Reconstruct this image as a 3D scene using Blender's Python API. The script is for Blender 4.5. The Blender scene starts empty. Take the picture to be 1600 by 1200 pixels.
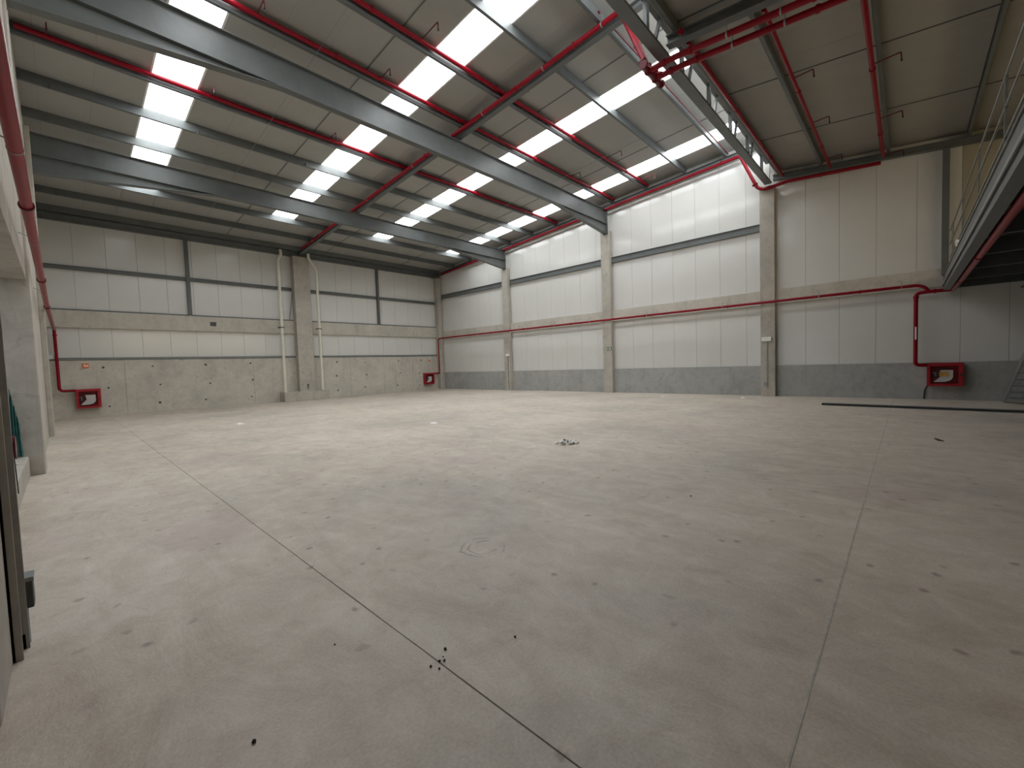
import bpy, math, random
from mathutils import Vector, Matrix
random.seed(7)
S = bpy.context.scene
COL = S.collection

# ------------------------------------------------------------------ camera, world, exposure
yaw, pitch, roll = 0.81715, -0.04631, -0.03474
F = Vector((math.sin(yaw)*math.cos(pitch), math.cos(yaw)*math.cos(pitch), math.sin(pitch)))
r0 = Vector((math.cos(yaw), -math.sin(yaw), 0)); u0 = r0.cross(F)
Rr = r0*math.cos(roll) + u0*math.sin(roll)
Uu = -r0*math.sin(roll) + u0*math.cos(roll)
cam = bpy.data.cameras.new('camera'); camo = bpy.data.objects.new('camera', cam); COL.objects.link(camo)
camo.matrix_world = Matrix.Translation((0, 0, 1.6)) @ Matrix((Rr, Uu, -F)).transposed().to_4x4()
cam.sensor_width = 36; cam.lens = 659.12/1600*36; cam.clip_start = .02; cam.clip_end = 300
S.camera = camo
S.view_settings.view_transform = 'Standard'; S.view_settings.look = 'None'
S.view_settings.gamma = 1; S.view_settings.use_curve_mapping = False
S.view_settings.exposure = 0.06
W = bpy.data.worlds.new('sky'); S.world = W; W.use_nodes = True
bg = W.node_tree.nodes['Background']; bg.inputs[0].default_value = (.82, .9, 1, 1); bg.inputs[1].default_value = .6
SKYLIGHT = 9.2      # strength of the daylight in the translucent roof sheets
WINDOW = 5.0        # strength of the daylight in the gallery window

# ------------------------------------------------------------------ materials
def nodes(name):
    m = bpy.data.materials.new(name); m.use_nodes = True
    nt = m.node_tree; b = nt.nodes['Principled BSDF']
    return m, nt, b
def L(nt, a, b): nt.links.new(a, b)
def noise(nt, scale, detail=4, rough=.6, vec=None, dist=0):
    n = nt.nodes.new('ShaderNodeTexNoise'); n.inputs['Scale'].default_value = scale
    n.inputs['Detail'].default_value = detail; n.inputs['Roughness'].default_value = rough
    n.inputs['Distortion'].default_value = dist
    if vec is not None: L(nt, vec, n.inputs['Vector'])
    return n.outputs['Fac']
def coords(nt, scale=(1, 1, 1), rot=(0, 0, 0)):
    t = nt.nodes.new('ShaderNodeNewGeometry'); mp = nt.nodes.new('ShaderNodeMapping')
    mp.inputs['Scale'].default_value = scale; mp.inputs['Rotation'].default_value = rot
    L(nt, t.outputs['Position'], mp.inputs['Vector']); return mp.outputs[0]
def ramp(nt, fac, stops):
    r = nt.nodes.new('ShaderNodeValToRGB'); e = r.color_ramp.elements
    while len(e) < len(stops): e.new(.5)
    for i, (p, c) in enumerate(stops):
        e[i].position = p; e[i].color = (*c, 1) if len(c) == 3 else c
    L(nt, fac, r.inputs[0]); return r.outputs[0]
def mix(nt, a, b, fac, mode='MIX'):
    m = nt.nodes.new('ShaderNodeMix'); m.data_type = 'RGBA'; m.blend_type = mode
    for s, v in ((m.inputs[6], a), (m.inputs[7], b), (m.inputs[0], fac)):
        if hasattr(v, 'links'): L(nt, v, s)
        else: s.default_value = v if not isinstance(v, tuple) else (*v, 1)
    return m.outputs[2]
def maths(nt, op, a, b=None, clamp=False):
    m = nt.nodes.new('ShaderNodeMath'); m.operation = op; m.use_clamp = clamp
    for s, v in zip(m.inputs, (a, b)):
        if v is None: continue
        if hasattr(v, 'links'): L(nt, v, s)
        else: s.default_value = v
    return m.outputs[0]
def bump(nt, b, h, strength=.3, dist=.01):
    n = nt.nodes.new('ShaderNodeBump'); n.inputs['Strength'].default_value = strength
    n.inputs['Distance'].default_value = dist; L(nt, h, n.inputs['Height']); L(nt, n.outputs[0], b.inputs['Normal'])
def paint(name, col, rough=.4, metal=0, var=.06, scale=3, spec=.5):
    m, nt, b = nodes(name)
    f = noise(nt, scale, 5, .65, coords(nt))
    lo = tuple(c*(1-var) for c in col); hi = tuple(min(1, c*(1+var)) for c in col)
    L(nt, ramp(nt, f, [(.3, lo), (.7, hi)]), b.inputs['Base Color'])
    b.inputs['Roughness'].default_value = rough; b.inputs['Metallic'].default_value = metal
    b.inputs['Specular IOR Level'].default_value = spec
    return m
def concrete(name, base, stain, streak=0, blotch=.5, rough=.85, bscale=1.0):
    m, nt, b = nodes(name)
    v = coords(nt)
    big = noise(nt, .7*bscale, 5, .6, v, .6); mid = noise(nt, 4*bscale, 6, .7, v, .3); fine = noise(nt, 45, 3, .6, v)
    c = ramp(nt, big, [(.25, tuple(x*.82 for x in base)), (.5, base), (.8, tuple(min(1, x*1.14) for x in base))])
    c2 = ramp(nt, mid, [(.28, (.66, .66, .66)), (.5, (.5, .5, .5)), (.75, (.28, .28, .28))])
    c = mix(nt, c, c2, .55, 'SOFT_LIGHT')
    sp = noise(nt, 2.1*bscale, 7, .75, v, 1.2)
    c = mix(nt, c, stain, maths(nt, 'MULTIPLY', ramp(nt, sp, [(.58, (0, 0, 0)), (.72, (1, 1, 1))]), blotch))
    if streak:
        sv = coords(nt, (2.2, 2.2, .25)); st = noise(nt, 1.6, 4, .6, sv)
        c = mix(nt, c, stain, maths(nt, 'MULTIPLY', ramp(nt, st, [(.55, (0, 0, 0)), (.75, (1, 1, 1))]), streak))
    L(nt, c, b.inputs['Base Color']); b.inputs['Roughness'].default_value = rough
    b.inputs['Specular IOR Level'].default_value = .3
    bump(nt, b, maths(nt, 'ADD', mid, maths(nt, 'MULTIPLY', fine, .3)), .35, .012)
    return m

M = {}
M['concrete'] = concrete('column concrete', (.45, .415, .36), (.22, .185, .15), .4, .65, .8, 1.2)
M['concrete_wall'] = concrete('cast wall concrete', (.54, .505, .44), (.18, .165, .14), .25, .7, .85, 1.5)
M['upstand'] = concrete('rendered upstand', (.37, .37, .35), (.18, .17, .15), .3, .55, .85, 1.1)
M['beam_concrete'] = concrete('beam concrete', (.53, .495, .43), (.25, .22, .185), .25, .6, .85, 1.6)
M['panel'] = paint('white sandwich panel', (.68, .67, .635), .14, 0, .025, .6, .5)
M['panel_edge'] = paint('panel joint shade', (.50, .49, .465), .5, 0, .03, 2, .3)
M['low_roof_dim'] = paint('dimmed lower roof sheet', (.31, .29, .25), .5, 0, .04, 1.2, .3)  # darker copy of the roof sheet; the bay's dim warm light in its colour
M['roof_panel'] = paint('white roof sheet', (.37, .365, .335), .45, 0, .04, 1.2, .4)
M['gallery_panel'] = paint('dimmed cream wall sheet', (.40, .355, .27), .45, 0, .04, 1.2, .4)  # cream sheet; the warm, dim gallery light is mixed into its tone
M['steel'] = paint('grey painted steel', (.125, .135, .132), .42, .0, .12, 2.5, .5)
M['dark_steel'] = paint('dark steel', (.075, .08, .08), .5, 0, .15, 3, .4)
M['galv'] = paint('galvanised steel', (.30, .32, .32), .38, .55, .15, 9, .5)
M['red'] = paint('red pipe paint', (.235, .002, .011), .34, 0, .1, 3, .22)
M['dark_red'] = paint('dark red pipe paint', (.11, .004, .010), .4, 0, .1, 3, .4)
M['red_box'] = paint('red cabinet enamel', (.36, .005, .014), .35, 0, .06, 3, .5)
M['pvc'] = paint('cream plastic pipe', (.72, .69, .58), .4, 0, .04, 4)
M['white'] = paint('white plastic', (.8, .79, .76), .5, 0, .03, 5)
M['black'] = paint('black steel', (.02, .02, .02), .5, 0, .1, 5)
M['slot'] = paint('dark reel recess', (.05, .008, .01), .6, 0, .1, 5)
M['teal'] = paint('teal plastic', (.045, .13, .12), .35, 0, .35, 9)
M['orange'] = paint('orange paint', (.75, .18, .06), .5, 0, .1, 5)
M['green'] = paint('green sign', (.01, .07, .045), .5, 0, .02, 5)
M['rubber'] = paint('joint filler', (.46, .43, .38), .8, 0, .25, 14)
M['joint_dark'] = paint('dark joint', (.34, .30, .25), .8, 0, .1, 5)
M['post_grey'] = paint('dusty grey post paint', (.42, .40, .36), .55, 0, .12, 8)
M['soil'] = paint('dark crumbs', (.03, .025, .02), .9, 0, .3, 30)
M['ground'] = concrete('outside ground', (.35, .33, .3), (.2, .2, .18), 0, .4)
M['paper'] = paint('white scraps', (.92, .90, .86), .6, 0, .08, 20)
M['yellow'] = paint('yellow notice', (.75, .42, .10), .6, 0, .1, 10)

def skylight_mat():
    m, nt, b = nodes('translucent roof sheet')
    v = coords(nt, (1, 0.02, 0))
    w = nt.nodes.new('ShaderNodeTexWave'); w.inputs['Scale'].default_value = 1.6; w.inputs['Distortion'].default_value = .6
    L(nt, v, w.inputs['Vector'])
    c = ramp(nt, w.outputs['Fac'], [(.1, (.80, .86, .93)), (.6, (.97, 1, 1))])
    b.inputs['Base Color'].default_value = (.85, .88, .9, 1)
    L(nt, c, b.inputs['Emission Color']); b.inputs['Emission Strength'].default_value = SKYLIGHT
    b.inputs['Roughness'].default_value = .4
    return m
M['skylight'] = skylight_mat()
def glow(name, col, s):
    m, nt, b = nodes(name)
    b.inputs['Base Color'].default_value = (*col, 1); b.inputs['Emission Color'].default_value = (*col, 1)
    b.inputs['Emission Strength'].default_value = s
    return m
M['step_glow'] = glow('added glow strip at step', (.93, .97, 1.0), 3.2)  # added glow from an unseen source, lighting the roof beside the step
M['window'] = glow('daylit frosted pane', (1.0, .80, .50), WINDOW)
def glass():
    m, nt, b = nodes('clear cover'); b.inputs['Base Color'].default_value = (.1, .03, .03, 1)
    b.inputs['Roughness'].default_value = .08; b.inputs['Alpha'].default_value = .12
    return m
M['glass'] = glass()

def floor_mat():
    m, nt, b = nodes('power floated concrete floor')
    v = coords(nt); fine = noise(nt, 60, 3, .6, v); mid = noise(nt, 3.2, 7, .72, v, .8); big = noise(nt, .33, 4, .55, v, .5)
    sm = noise(nt, 2.2, 8, .72, coords(nt, (1.0, .4, 1), (0, 0, .5)), 1.2)
    base = (.58, .505, .42)
    c = ramp(nt, big, [(.30, (.47, .42, .355)), (.5, base), (.72, (.64, .565, .475))])
    c = mix(nt, c, ramp(nt, mid, [(.3, (.68, .68, .68)), (.5, (.5, .5, .5)), (.72, (.30, .30, .31))]), .7, 'SOFT_LIGHT')
    c = mix(nt, c, ramp(nt, sm, [(.35, (.33, .33, .335)), (.5, (.5, .5, .5)), (.68, (.66, .655, .65))]), .7, 'SOFT_LIGHT')
    c = mix(nt, c, ramp(nt, fine, [(.3, (.36, .36, .36)), (.7, (.64, .64, .64))]), .7, 'SOFT_LIGHT')
    # reddish dust and greenish damp tints
    t1 = noise(nt, .55, 3, .5, coords(nt, (1, 1, 1), (0, 0, 1.1)))
    c = mix(nt, c, (.46, .355, .33), maths(nt, 'MULTIPLY', ramp(nt, t1, [(.58, (0, 0, 0)), (.72, (1, 1, 1))]), .45))
    # small dark pits and drips
    vo = nt.nodes.new('ShaderNodeTexVoronoi'); vo.voronoi_dimensions = '2D'; vo.inputs['Scale'].default_value = 2.3; vo.inputs['Randomness'].default_value = 1
    dv = nt.nodes.new('ShaderNodeMix'); dv.data_type = 'RGBA'; dv.blend_type = 'LINEAR_LIGHT'; dv.inputs[0].default_value = .05
    L(nt, v, dv.inputs[6])
    nc = nt.nodes.new('ShaderNodeTexNoise'); nc.inputs['Scale'].default_value = 9; L(nt, v, nc.inputs['Vector']); L(nt, nc.outputs['Color'], dv.inputs[7])
    L(nt, dv.outputs[2], vo.inputs['Vector'])
    spot = maths(nt, 'MULTIPLY', ramp(nt, vo.outputs['Distance'], [(.03, (1, 1, 1)), (.085, (0, 0, 0))]),
                 ramp(nt, noise(nt, .9, 2, .5, v), [(.46, (0, 0, 0)), (.56, (1, 1, 1))]))
    c = mix(nt, c, (.24, .155, .14), maths(nt, 'MULTIPLY', spot, .65))
    # trowel ring near the middle of the near slab
    vd = nt.nodes.new('ShaderNodeVectorMath'); vd.operation = 'DISTANCE'; L(nt, dv.outputs[2], vd.inputs[0]); vd.inputs[1].default_value = (2.45, 2.72, 0)
    for rr, wdt in ((.13, .55), (.19, .5)):
        d = maths(nt, 'ABSOLUTE', maths(nt, 'SUBTRACT', vd.outputs['Value'], rr))
        rg = maths(nt, 'MULTIPLY', ramp(nt, d, [(.004, (1, 1, 1)), (.016, (0, 0, 0))]), ramp(nt, noise(nt, 5, 2, .5, v), [(.42, (0, 0, 0)), (.55, (1, 1, 1))]))
        c = mix(nt, c, (.20, .185, .17), maths(nt, 'MULTIPLY', rg, wdt))
    L(nt, c, b.inputs['Base Color'])
    L(nt, maths(nt, 'ADD', maths(nt, 'MULTIPLY', mid, .25), .36), b.inputs['Roughness'])
    b.inputs['Specular IOR Level'].default_value = .5
    bump(nt, b, maths(nt, 'ADD', maths(nt, 'MULTIPLY', sm, 1.8), maths(nt, 'ADD', mid, maths(nt, 'MULTIPLY', fine, .18))), .4, .016)
    return m
M['floor'] = floor_mat()

# ------------------------------------------------------------------ mesh helpers
class MB:
    def __init__(s): s.v = []; s.f = []; s.sm = []
    def add(s, vs, fs, smooth=False):
        n = len(s.v); s.v += [tuple(p) for p in vs]
        for f in fs: s.f.append(tuple(i+n for i in f)); s.sm.append(smooth)
        return s
    def hexa(s, p):     # 8 points: bottom ring 0-3, top ring 4-7
        return s.add(p, [(3, 2, 1, 0), (4, 5, 6, 7), (0, 1, 5, 4), (1, 2, 6, 5), (2, 3, 7, 6), (3, 0, 4, 7)])
    def box(s, x0, x1, y0, y1, z0, z1):
        return s.hexa([(x0, y0, z0), (x1, y0, z0), (x1, y1, z0), (x0, y1, z0), (x0, y0, z1), (x1, y0, z1), (x1, y1, z1), (x0, y1, z1)])
    def slope(s, x0, x1, y0, y1, zb, zt):   # zb, zt functions of y
        return s.hexa([(x0, y0, zb(y0)), (x1, y0, zb(y0)), (x1, y1, zb(y1)), (x0, y1, zb(y1)),
                       (x0, y0, zt(y0)), (x1, y0, zt(y0)), (x1, y1, zt(y1)), (x0, y1, zt(y1))])
    def extr(s, poly, d):   # polygon of 3-D points extruded by vector d
        n = len(poly); d = Vector(d)
        vs = [Vector(p) for p in poly] + [Vector(p)+d for p in poly]
        return s.add(vs, [tuple(range(n))[::-1], tuple(range(n, 2*n))] + [(i, (i+1) % n, (i+1) % n+n, i+n) for i in range(n)])
    def bar(s, a, b, w, h, up=(0, 0, 1)):
        a, b = Vector(a), Vector(b); d = (b-a).normalized(); up = Vector(up)
        if abs(d.dot(up)) > .98: up = Vector((1, 0, 0))
        r = d.cross(up).normalized()*w/2; u = r.cross(d).normalized()*h/2
        return s.hexa([a-r-u, a+r-u, b+r-u, b-r-u, a-r+u, a+r+u, b+r+u, b-r+u])
    def tube(s, path, r, seg=10, fillet=0, cap=True):
        P = [Vector(p) for p in path]
        if fillet:
            Q = [P[0]]
            for i in range(1, len(P)-1):
                a = (P[i-1]-P[i]); c = (P[i+1]-P[i]); f = min(fillet, a.length*.45, c.length*.45)
                p0 = P[i]+a.normalized()*f; p2 = P[i]+c.normalized()*f
                for k in range(6):
                    t = k/5; Q.append(p0*(1-t)**2 + P[i]*2*t*(1-t) + p2*t*t)
            Q.append(P[-1]); P = Q
        n = len(P); vs = []
        d0 = (P[1]-P[0]).normalized(); ref = Vector((0, 0, 1)) if abs(d0.z) < .9 else Vector((1, 0, 0))
        u = d0.cross(ref).normalized()
        for i, p in enumerate(P):
            d = (P[min(i+1, n-1)]-P[max(i-1, 0)]).normalized()
            u = (u - d*u.dot(d)).normalized(); w = d.cross(u)
            rad = r[i] if isinstance(r, (list, tuple)) else r
            for k in range(seg):
                a = 2*math.pi*k/seg; vs.append(p + (u*math.cos(a)+w*math.sin(a))*rad)
        fs = [(i*seg+k, i*seg+(k+1) % seg, (i+1)*seg+(k+1) % seg, (i+1)*seg+k) for i in range(n-1) for k in range(seg)]
        s.add(vs, fs, True)
        if cap:
            s.add(vs[:seg], [tuple(range(seg))[::-1]]); s.add(vs[-seg:], [tuple(range(seg))])
        return s
    def ring(s, c, axis, r, w, seg=14):     # a collar around a pipe
        c = Vector(c); a = Vector(axis).normalized()
        return s.tube([c-a*w/2, c+a*w/2], r, seg)
    def build(s, name, mat, parent=None, bevel=0):
        me = bpy.data.meshes.new(name); me.from_pydata(s.v, [], s.f)
        me.polygons.foreach_set('use_smooth', s.sm); me.update()
        import bmesh
        bm = bmesh.new(); bm.from_mesh(me); bmesh.ops.recalc_face_normals(bm, faces=bm.faces); bm.to_mesh(me); bm.free()
        me.materials.append(M[mat] if isinstance(mat, str) else mat)
        o = bpy.data.objects.new(name, me); COL.objects.link(o)
        if parent:
            o.parent = parent
            o.matrix_parent_inverse = Matrix.Translation(-parent.location)
        if bevel:
            b = o.modifiers.new('edge', 'BEVEL'); b.width = bevel; b.segments = 2; b.limit_method = 'ANGLE'
        return o
def tag(o, label, cat, group=None, kind='thing'):
    o['label'] = label; o['category'] = cat; o['kind'] = kind
    if group: o['group'] = group
    return o
def thing(name, label, cat, loc=(0, 0, 0), group=None, kind='thing'):
    o = bpy.data.objects.new(name, None); o.empty_display_size = .1; COL.objects.link(o); o.location = loc
    return tag(o, label, cat, group, kind)
def structure(o, label=None):
    o['kind'] = 'structure'
    if label: o['label'] = label
    return o
ORD = ['first', 'second', 'third', 'fourth', 'fifth', 'sixth', 'seventh', 'eighth', 'ninth', 'tenth', 'eleventh', 'twelfth', 'thirteenth', 'fourteenth', 'fifteenth', 'sixteenth', 'seventeenth', 'eighteenth', 'nineteenth', 'twentieth']

XR, YB, XL, YF = 19.19, 25.13, -.45, -8.0
rb = lambda y: 9.98-.073*y      # rafter underside, main hall
pb = lambda y: 10.15-.073*y     # purlin underside
rt = lambda y: 10.40-.073*y     # roof sheet underside
sb = lambda y: 7.90+.1*y        # the same three in the lower bay
sp = lambda y: 8.10+.1*y
st = lambda y: 8.30+.1*y

# ------------------------------------------------------------------ floor
fl = structure(MB().box(XL-.9, XR+.3, YF, YB+.3, -.25, -.007).build('floor', 'joint_dark'), 'dusty grey power-floated concrete floor cut into large slabs')
J1, J2, g = 1.31, .33, .004
# the cuts are slightly ragged in the photograph, so the slab edges wander a few millimetres
def ragged(x0, x1, y0, y1, ex0, ex1, ey0, ey1):
    rnd = random.Random(int((x0+3)*10+(y0+9)))
    pts = []
    n = 60
    for i in range(n): t = i/n; pts.append((x0+(x1-x0)*t, y0+(rnd.uniform(0, .003) if ey0 else 0)))
    for i in range(n): t = i/n; pts.append((x1-(rnd.uniform(0, .004) if ex1 else 0), y0+(y1-y0)*t))
    for i in range(n): t = i/n; pts.append((x1-(x1-x0)*t, y1-(rnd.uniform(0, .003) if ey1 else 0)))
    for i in range(n): t = i/n; pts.append((x0+(rnd.uniform(0, .004) if ex0 else 0), y1-(y1-y0)*t))
    MB().extr([(x, y, -.0068) for x, y in pts], (0, 0, .0068)).build('slab', 'floor', fl)
ragged(XL-.3, J1-g/2, J2+g/2, YB+.2, 0, 1, 1, 0)
ragged(J1+g/2, XR+.2, J2+g/2, YB+.2, 1, 0, 1, 0)
ragged(XL-.3, J1-g/2, YF, J2-g/2, 0, 1, 0, 1)
ragged(J1+g/2, XR+.2, YF, J2-g/2, 1, 0, 0, 1)
MB().box(J1+.02, XR-.1, J2-.005, J2+.005, -.006, .0015).build('joint_filler', 'rubber', fl)

# ------------------------------------------------------------------ right gable wall
wr = structure(MB().box(XR, XR+.35, YF, YB+.3, 0, 1.18).build('wall_right', 'upstand'), 'right gable wall of tall white panels above a grey upstand')
MB().extr([(XR+.14, YF, 1.18), (XR+.14, YB+.3, 1.18), (XR+.14, YB+.3, rt(YB+.3)+.2), (XR+.14, 3.7, rt(3.7)+.2), (XR+.14, 3.7, st(3.7)+.2), (XR+.14, YF, st(YF)+.2)], (.2, 0, 0)).build('backing', 'panel_edge', wr)
def top_z(y): return rt(y)-.01 if y > 3.95 else st(y)-.01
y = -7.97+.8-.03-.8
ys = [-8+i for i in range(0, 34)]
for k in ys:
    a, b = k+.8+.003, k+1.8-.003
    if a < YF: a = YF+.01
    if b > YB+.25: b = YB+.25
    if b-a < .05: continue
    segs = [(a, b)]
    if a < 3.95 < b: segs = [(a, 3.94), (3.96, b)]
    for a, b in segs:
        mat = 'panel'
        z0 = 1.19
        if b < -.7:     # beneath the gallery white, above it cream with the warm dim light in its tone
            MB().box(XR+.06, XR+.13, a, b, 1.19, 3.86).build('panel', 'panel', wr, .003); z0 = 3.87; mat = 'gallery_panel'
        x0 = XR+.06; x1 = XR+.13
        MB().hexa([(x0, a, z0), (x1, a, z0), (x1, b, z0), (x0, b, z0), (x0, a, top_z(a+.0001)), (x1, a, top_z(a+.0001)), (x1, b, top_z(b-.0001)), (x0, b, top_z(b-.0001))]).build('panel', mat, wr, .003)
MB().box(XR+.01, XR+.06, YF, YB, 1.16, 1.19).build('sill_flashing', 'galv', wr)

# ------------------------------------------------------------------ back wall
wb = structure(MB().box(XL-.3, XR+.3, YB, YB+.35, 0, 2.40).build('wall_back', 'concrete_wall'), 'back wall of stained cast concrete below white panels')
MB().box(XL-.3, XR+.3, YB+.14, YB+.34, 2.40, rt(YB)+.25).build('backing', 'panel_edge', wb)
for k in range(-2, 20):
    a, b = max(k+.6+.003, XL-.3), min(k+1.6-.003, XR+.1)
    if b-a < .05: continue
    for z0, z1 in ((2.50, 3.80), (4.40, 8.55)):
        MB().box(a, b, YB+.06, YB+.13, z0, z1).build('panel', 'panel', wb, .003)
# formwork lifts: shallow raised cast bays and tie holes of the concrete base
for i, (a, b) in enumerate(((-.4, 1.9), (1.92, 4.4), (4.42, 6.9), (6.92, 8.9), (9.95, 12.2), (12.22, 14.5), (14.52, 16.7), (16.72, 18.75))):
    MB().box(a+.01, b-.01, YB-.012-(.008 if i % 2 else 0), YB, .0, 2.395).build('cast_bay', 'concrete_wall', wb, .004)
for x in (1.35, 3.0, 4.9, 6.9, 8.5, 11.4, 13.2, 15.6, 17.3):
    for z in (2.1, 1.25, .45):
        zz = z+random.uniform(-.06, .06)
        MB().ring((x+random.uniform(-.15, .15), YB-.022, zz), (0, 1, 0), .035+random.uniform(0, .02), .006, 10).build('tie_hole', 'dark_steel', wb)

# ------------------------------------------------------------------ left wall
wl = structure(MB().box(-.75, -.33, 11.5, YB, 0, rt(18)+.4).build('wall_left', 'concrete'), 'left wall of raw concrete')
MB().box(-.75, -.31, 4.0, 10.8, 3.3, rt(8)+.3).build('lintel', 'concrete', wl)
MB().box(-.75, -.42, YF, 3.05, 0, rt(0)+.2).build('panel', 'concrete', wl)
wf = structure(MB().box(-.8, XR+.4, YF-.3, YF, 0, 4.75).build('wall_front', 'gallery_panel'), 'rear white panel wall behind the gallery')  # uses the darker tone so the lower bay stays dim
MB().box(-.8, XR+.4, YF-.3, YF, 5.8, 8.2).build('panel', 'gallery_panel', wf)
MB().box(-.8, 3.0, YF-.3, YF, 4.75, 5.8).build('panel', 'gallery_panel', wf)
MB().box(17.5, XR+.4, YF-.3, YF, 4.75, 5.8).build('panel', 'gallery_panel', wf)
wn = structure(MB().box(3.0, 17.5, YF-.05, YF+.02, 4.75, 4.80).build('window_1', 'galv'), 'long window strip above the gallery')
MB().box(3.0, 17.5, YF-.05, YF+.02, 5.75, 5.8).build('frame', 'galv', wn)
for i in range(6):
    x = 3.0+i*14.5/5
    if i < 5: MB().box(x+.05, x+2.85, YF-.03, YF-.01, 4.80, 5.75).build('pane', 'window', wn)
    MB().box(x-.04, x+.04, YF-.05, YF+.02, 4.80, 5.75).build('mullion', 'galv', wn)
gr = structure(MB().box(-14, XL-.3, -12, 30, -.3, -.02).build('ground', 'ground'), 'paved ground outside the left opening')

# ------------------------------------------------------------------ ceiling: sheets and skylights
ce = structure(thing('ceiling', 'white sheeted pitched roof with four rows of skylights', 'ceiling', (9.5, 14, 9.5)), None); ce['kind'] = 'structure'; del ce['category']
EY0, EY1 = 3.72, YB+.3
def sheet(x0, x1, y0, y1, mat, name, lo, hi, par, bev=.003):
    MB().slope(x0, x1, y0, y1, lo, hi).build(name, mat, par, bev)
SKY = (2.0, 7.0, 12.0, 17.0)
for k in range(-1, 20):
    a, b = max(k, XL-.3), min(k+1, XR+.3)
    if k in (2, 7, 12, 17):
        sheet(a+.02, b-.02, EY0, 21.35, 'skylight', 'skylight_sheet', lambda y: rt(y)+.03, lambda y: rt(y)+.05, ce, 0)
        sheet(a-.012, a+.03, EY0, 21.35, 'white', 'skylight_flashing', lambda y: rt(y)-.005, lambda y: rt(y)+.06, ce, 0)
        sheet(b-.03, b+.012, EY0, 21.35, 'white', 'skylight_flashing', lambda y: rt(y)-.005, lambda y: rt(y)+.06, ce, 0)
        sheet(a+.006, b-.006, 21.4, EY1, 'roof_panel', 'roof_panel', rt, lambda y: rt(y)+.08, ce)
    else:
        w = .0015
        sheet(a+w, b-w, EY0, EY1, 'roof_panel', 'roof_panel', rt, lambda y: rt(y)+.08, ce, 0)
MB().slope(XL-.3, XR+.3, EY0, EY1, lambda y: rt(y)+.09, lambda y: rt(y)+.14).build('outer_skin', 'dark_steel', ce)
for x in (6.05, 11.05, 16.05):   # dark sealed laps every fifth sheet
    MB().slope(x-.016, x+.016, EY0, EY1, lambda y: rt(y)-.012, lambda y: rt(y)).build('lap_strip', 'steel', ce)
# lower bay
cs = structure(thing('ceiling', 'lower sheeted roof bay beside the lattice beam, its dimness put into the colour', 'ceiling', (9.5, 0, 8.3)), None); cs['kind'] = 'structure'; del cs['category']
for k in range(-1, 20):
    a, b = max(k+.0, XL-.3), min(k+1, XR+.3)
    sheet(a+.0015, b-.0015, YF-.3, 3.78, 'low_roof_dim', 'roof_panel', st, lambda y: st(y)+.08, cs, 0)
MB().slope(XL-.3, XR+.3, YF-.3, 3.78, lambda y: st(y)+.09, lambda y: st(y)+.12).build('outer_skin', 'dark_steel', cs)
for x in (2.75, 5.75, 9.25, 12.7, 16.15):
    MB().slope(x-.016, x+.016, YF, 3.7, lambda y: st(y)-.012, lambda y: st(y)).build('lap_strip', 'dark_steel', cs)
MB().box(XL-.3, XR+.3, 3.72, 3.80, 8.80, 9.12).build('step_wall', 'panel', cs)
MB().box(XL-.3, XR+.3, 3.74, 3.78, 9.12, rt(3.7)+.02).build('added_glow_sheet', 'step_glow', cs)  # unseen glowing sheet added to brighten the last roof strip
MB().box(XL-.3, XR+.3, 3.70, 3.82, rt(3.7)+.02, rt(3.7)+.16).build('cap', 'galv', cs)

# ------------------------------------------------------------------ concrete columns and beams
def column(y, label, x0=XR-.21, x1=XR+.01, w=.25, zt=None):
    o = MB().box(x0, x1, y-w, y+w, 0, zt).build('concrete_column', 'concrete', None, .012)
    return tag(o, label, 'column', 'concrete columns of the gable wall')
column(18.15, 'slender concrete column carrying the haunched girder nearest the far corner, small white box on it', zt=7.5)
column(11.1, 'pale concrete column with the green exit sign', zt=8.1)
column(4.0, 'wide concrete column under the lattice beam end, white box and conduit on it', zt=8.12)
column(24.95, 'narrow concrete corner column where the two panelled walls meet', x0=18.85, w=.18, zt=8.0)
c = back_col = MB().box(9.07, 9.92, 24.72, YB, 0, 8.0).build('concrete_column', 'concrete', None, .012)
tag(c, 'wide concrete column on the back wall between two cream downpipes', 'column')
c = MB().box(8.12, 10.52, 24.30, YB-.02, 0, .52).build('column_base_block', 'concrete', None, .02)
tag(c, 'low concrete plinth block at foot of the back wall column', 'plinth')
MB().tube([(9.5, 24.69, .62), (9.5, 24.69, .85)], .02).ring((9.5, 24.67, .85), (0, 1, 0), .045, .03).build('pipe_stub', 'dark_steel', c)
MB().tube([(8.84, 25.05, 4.52), (9.08, 25.05, 6.1)], .014, 6).build('brace_rod', 'dark_steel', back_col)
c = MB().box(-1.35, -.27, 10.8, 11.5, 0, rb(11.1)).build('concrete_column', 'concrete', None, .015)
tag(c, 'broad concrete pier at left edge beyond the low kerb', 'column')
MB().box(-1.1, -.50, 10.795, 10.80, 3.72, 4.0).build('patch', 'galv', c)  # grey plate standing for light and shade on the pier face
c = MB().box(-.33, -.22, 17.8, 18.4, 0, rb(18.1)).build('concrete_column', 'concrete', None, .012)
tag(c, 'pale concrete pier on left wall behind the broad pier', 'column')
c = MB().box(-.9, -.28, 3.05, 3.695, 0, 8.2).build('concrete_column', 'concrete', None, .015)
tag(c, 'nearest concrete pier at left edge beside the steel door post', 'column')
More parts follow.
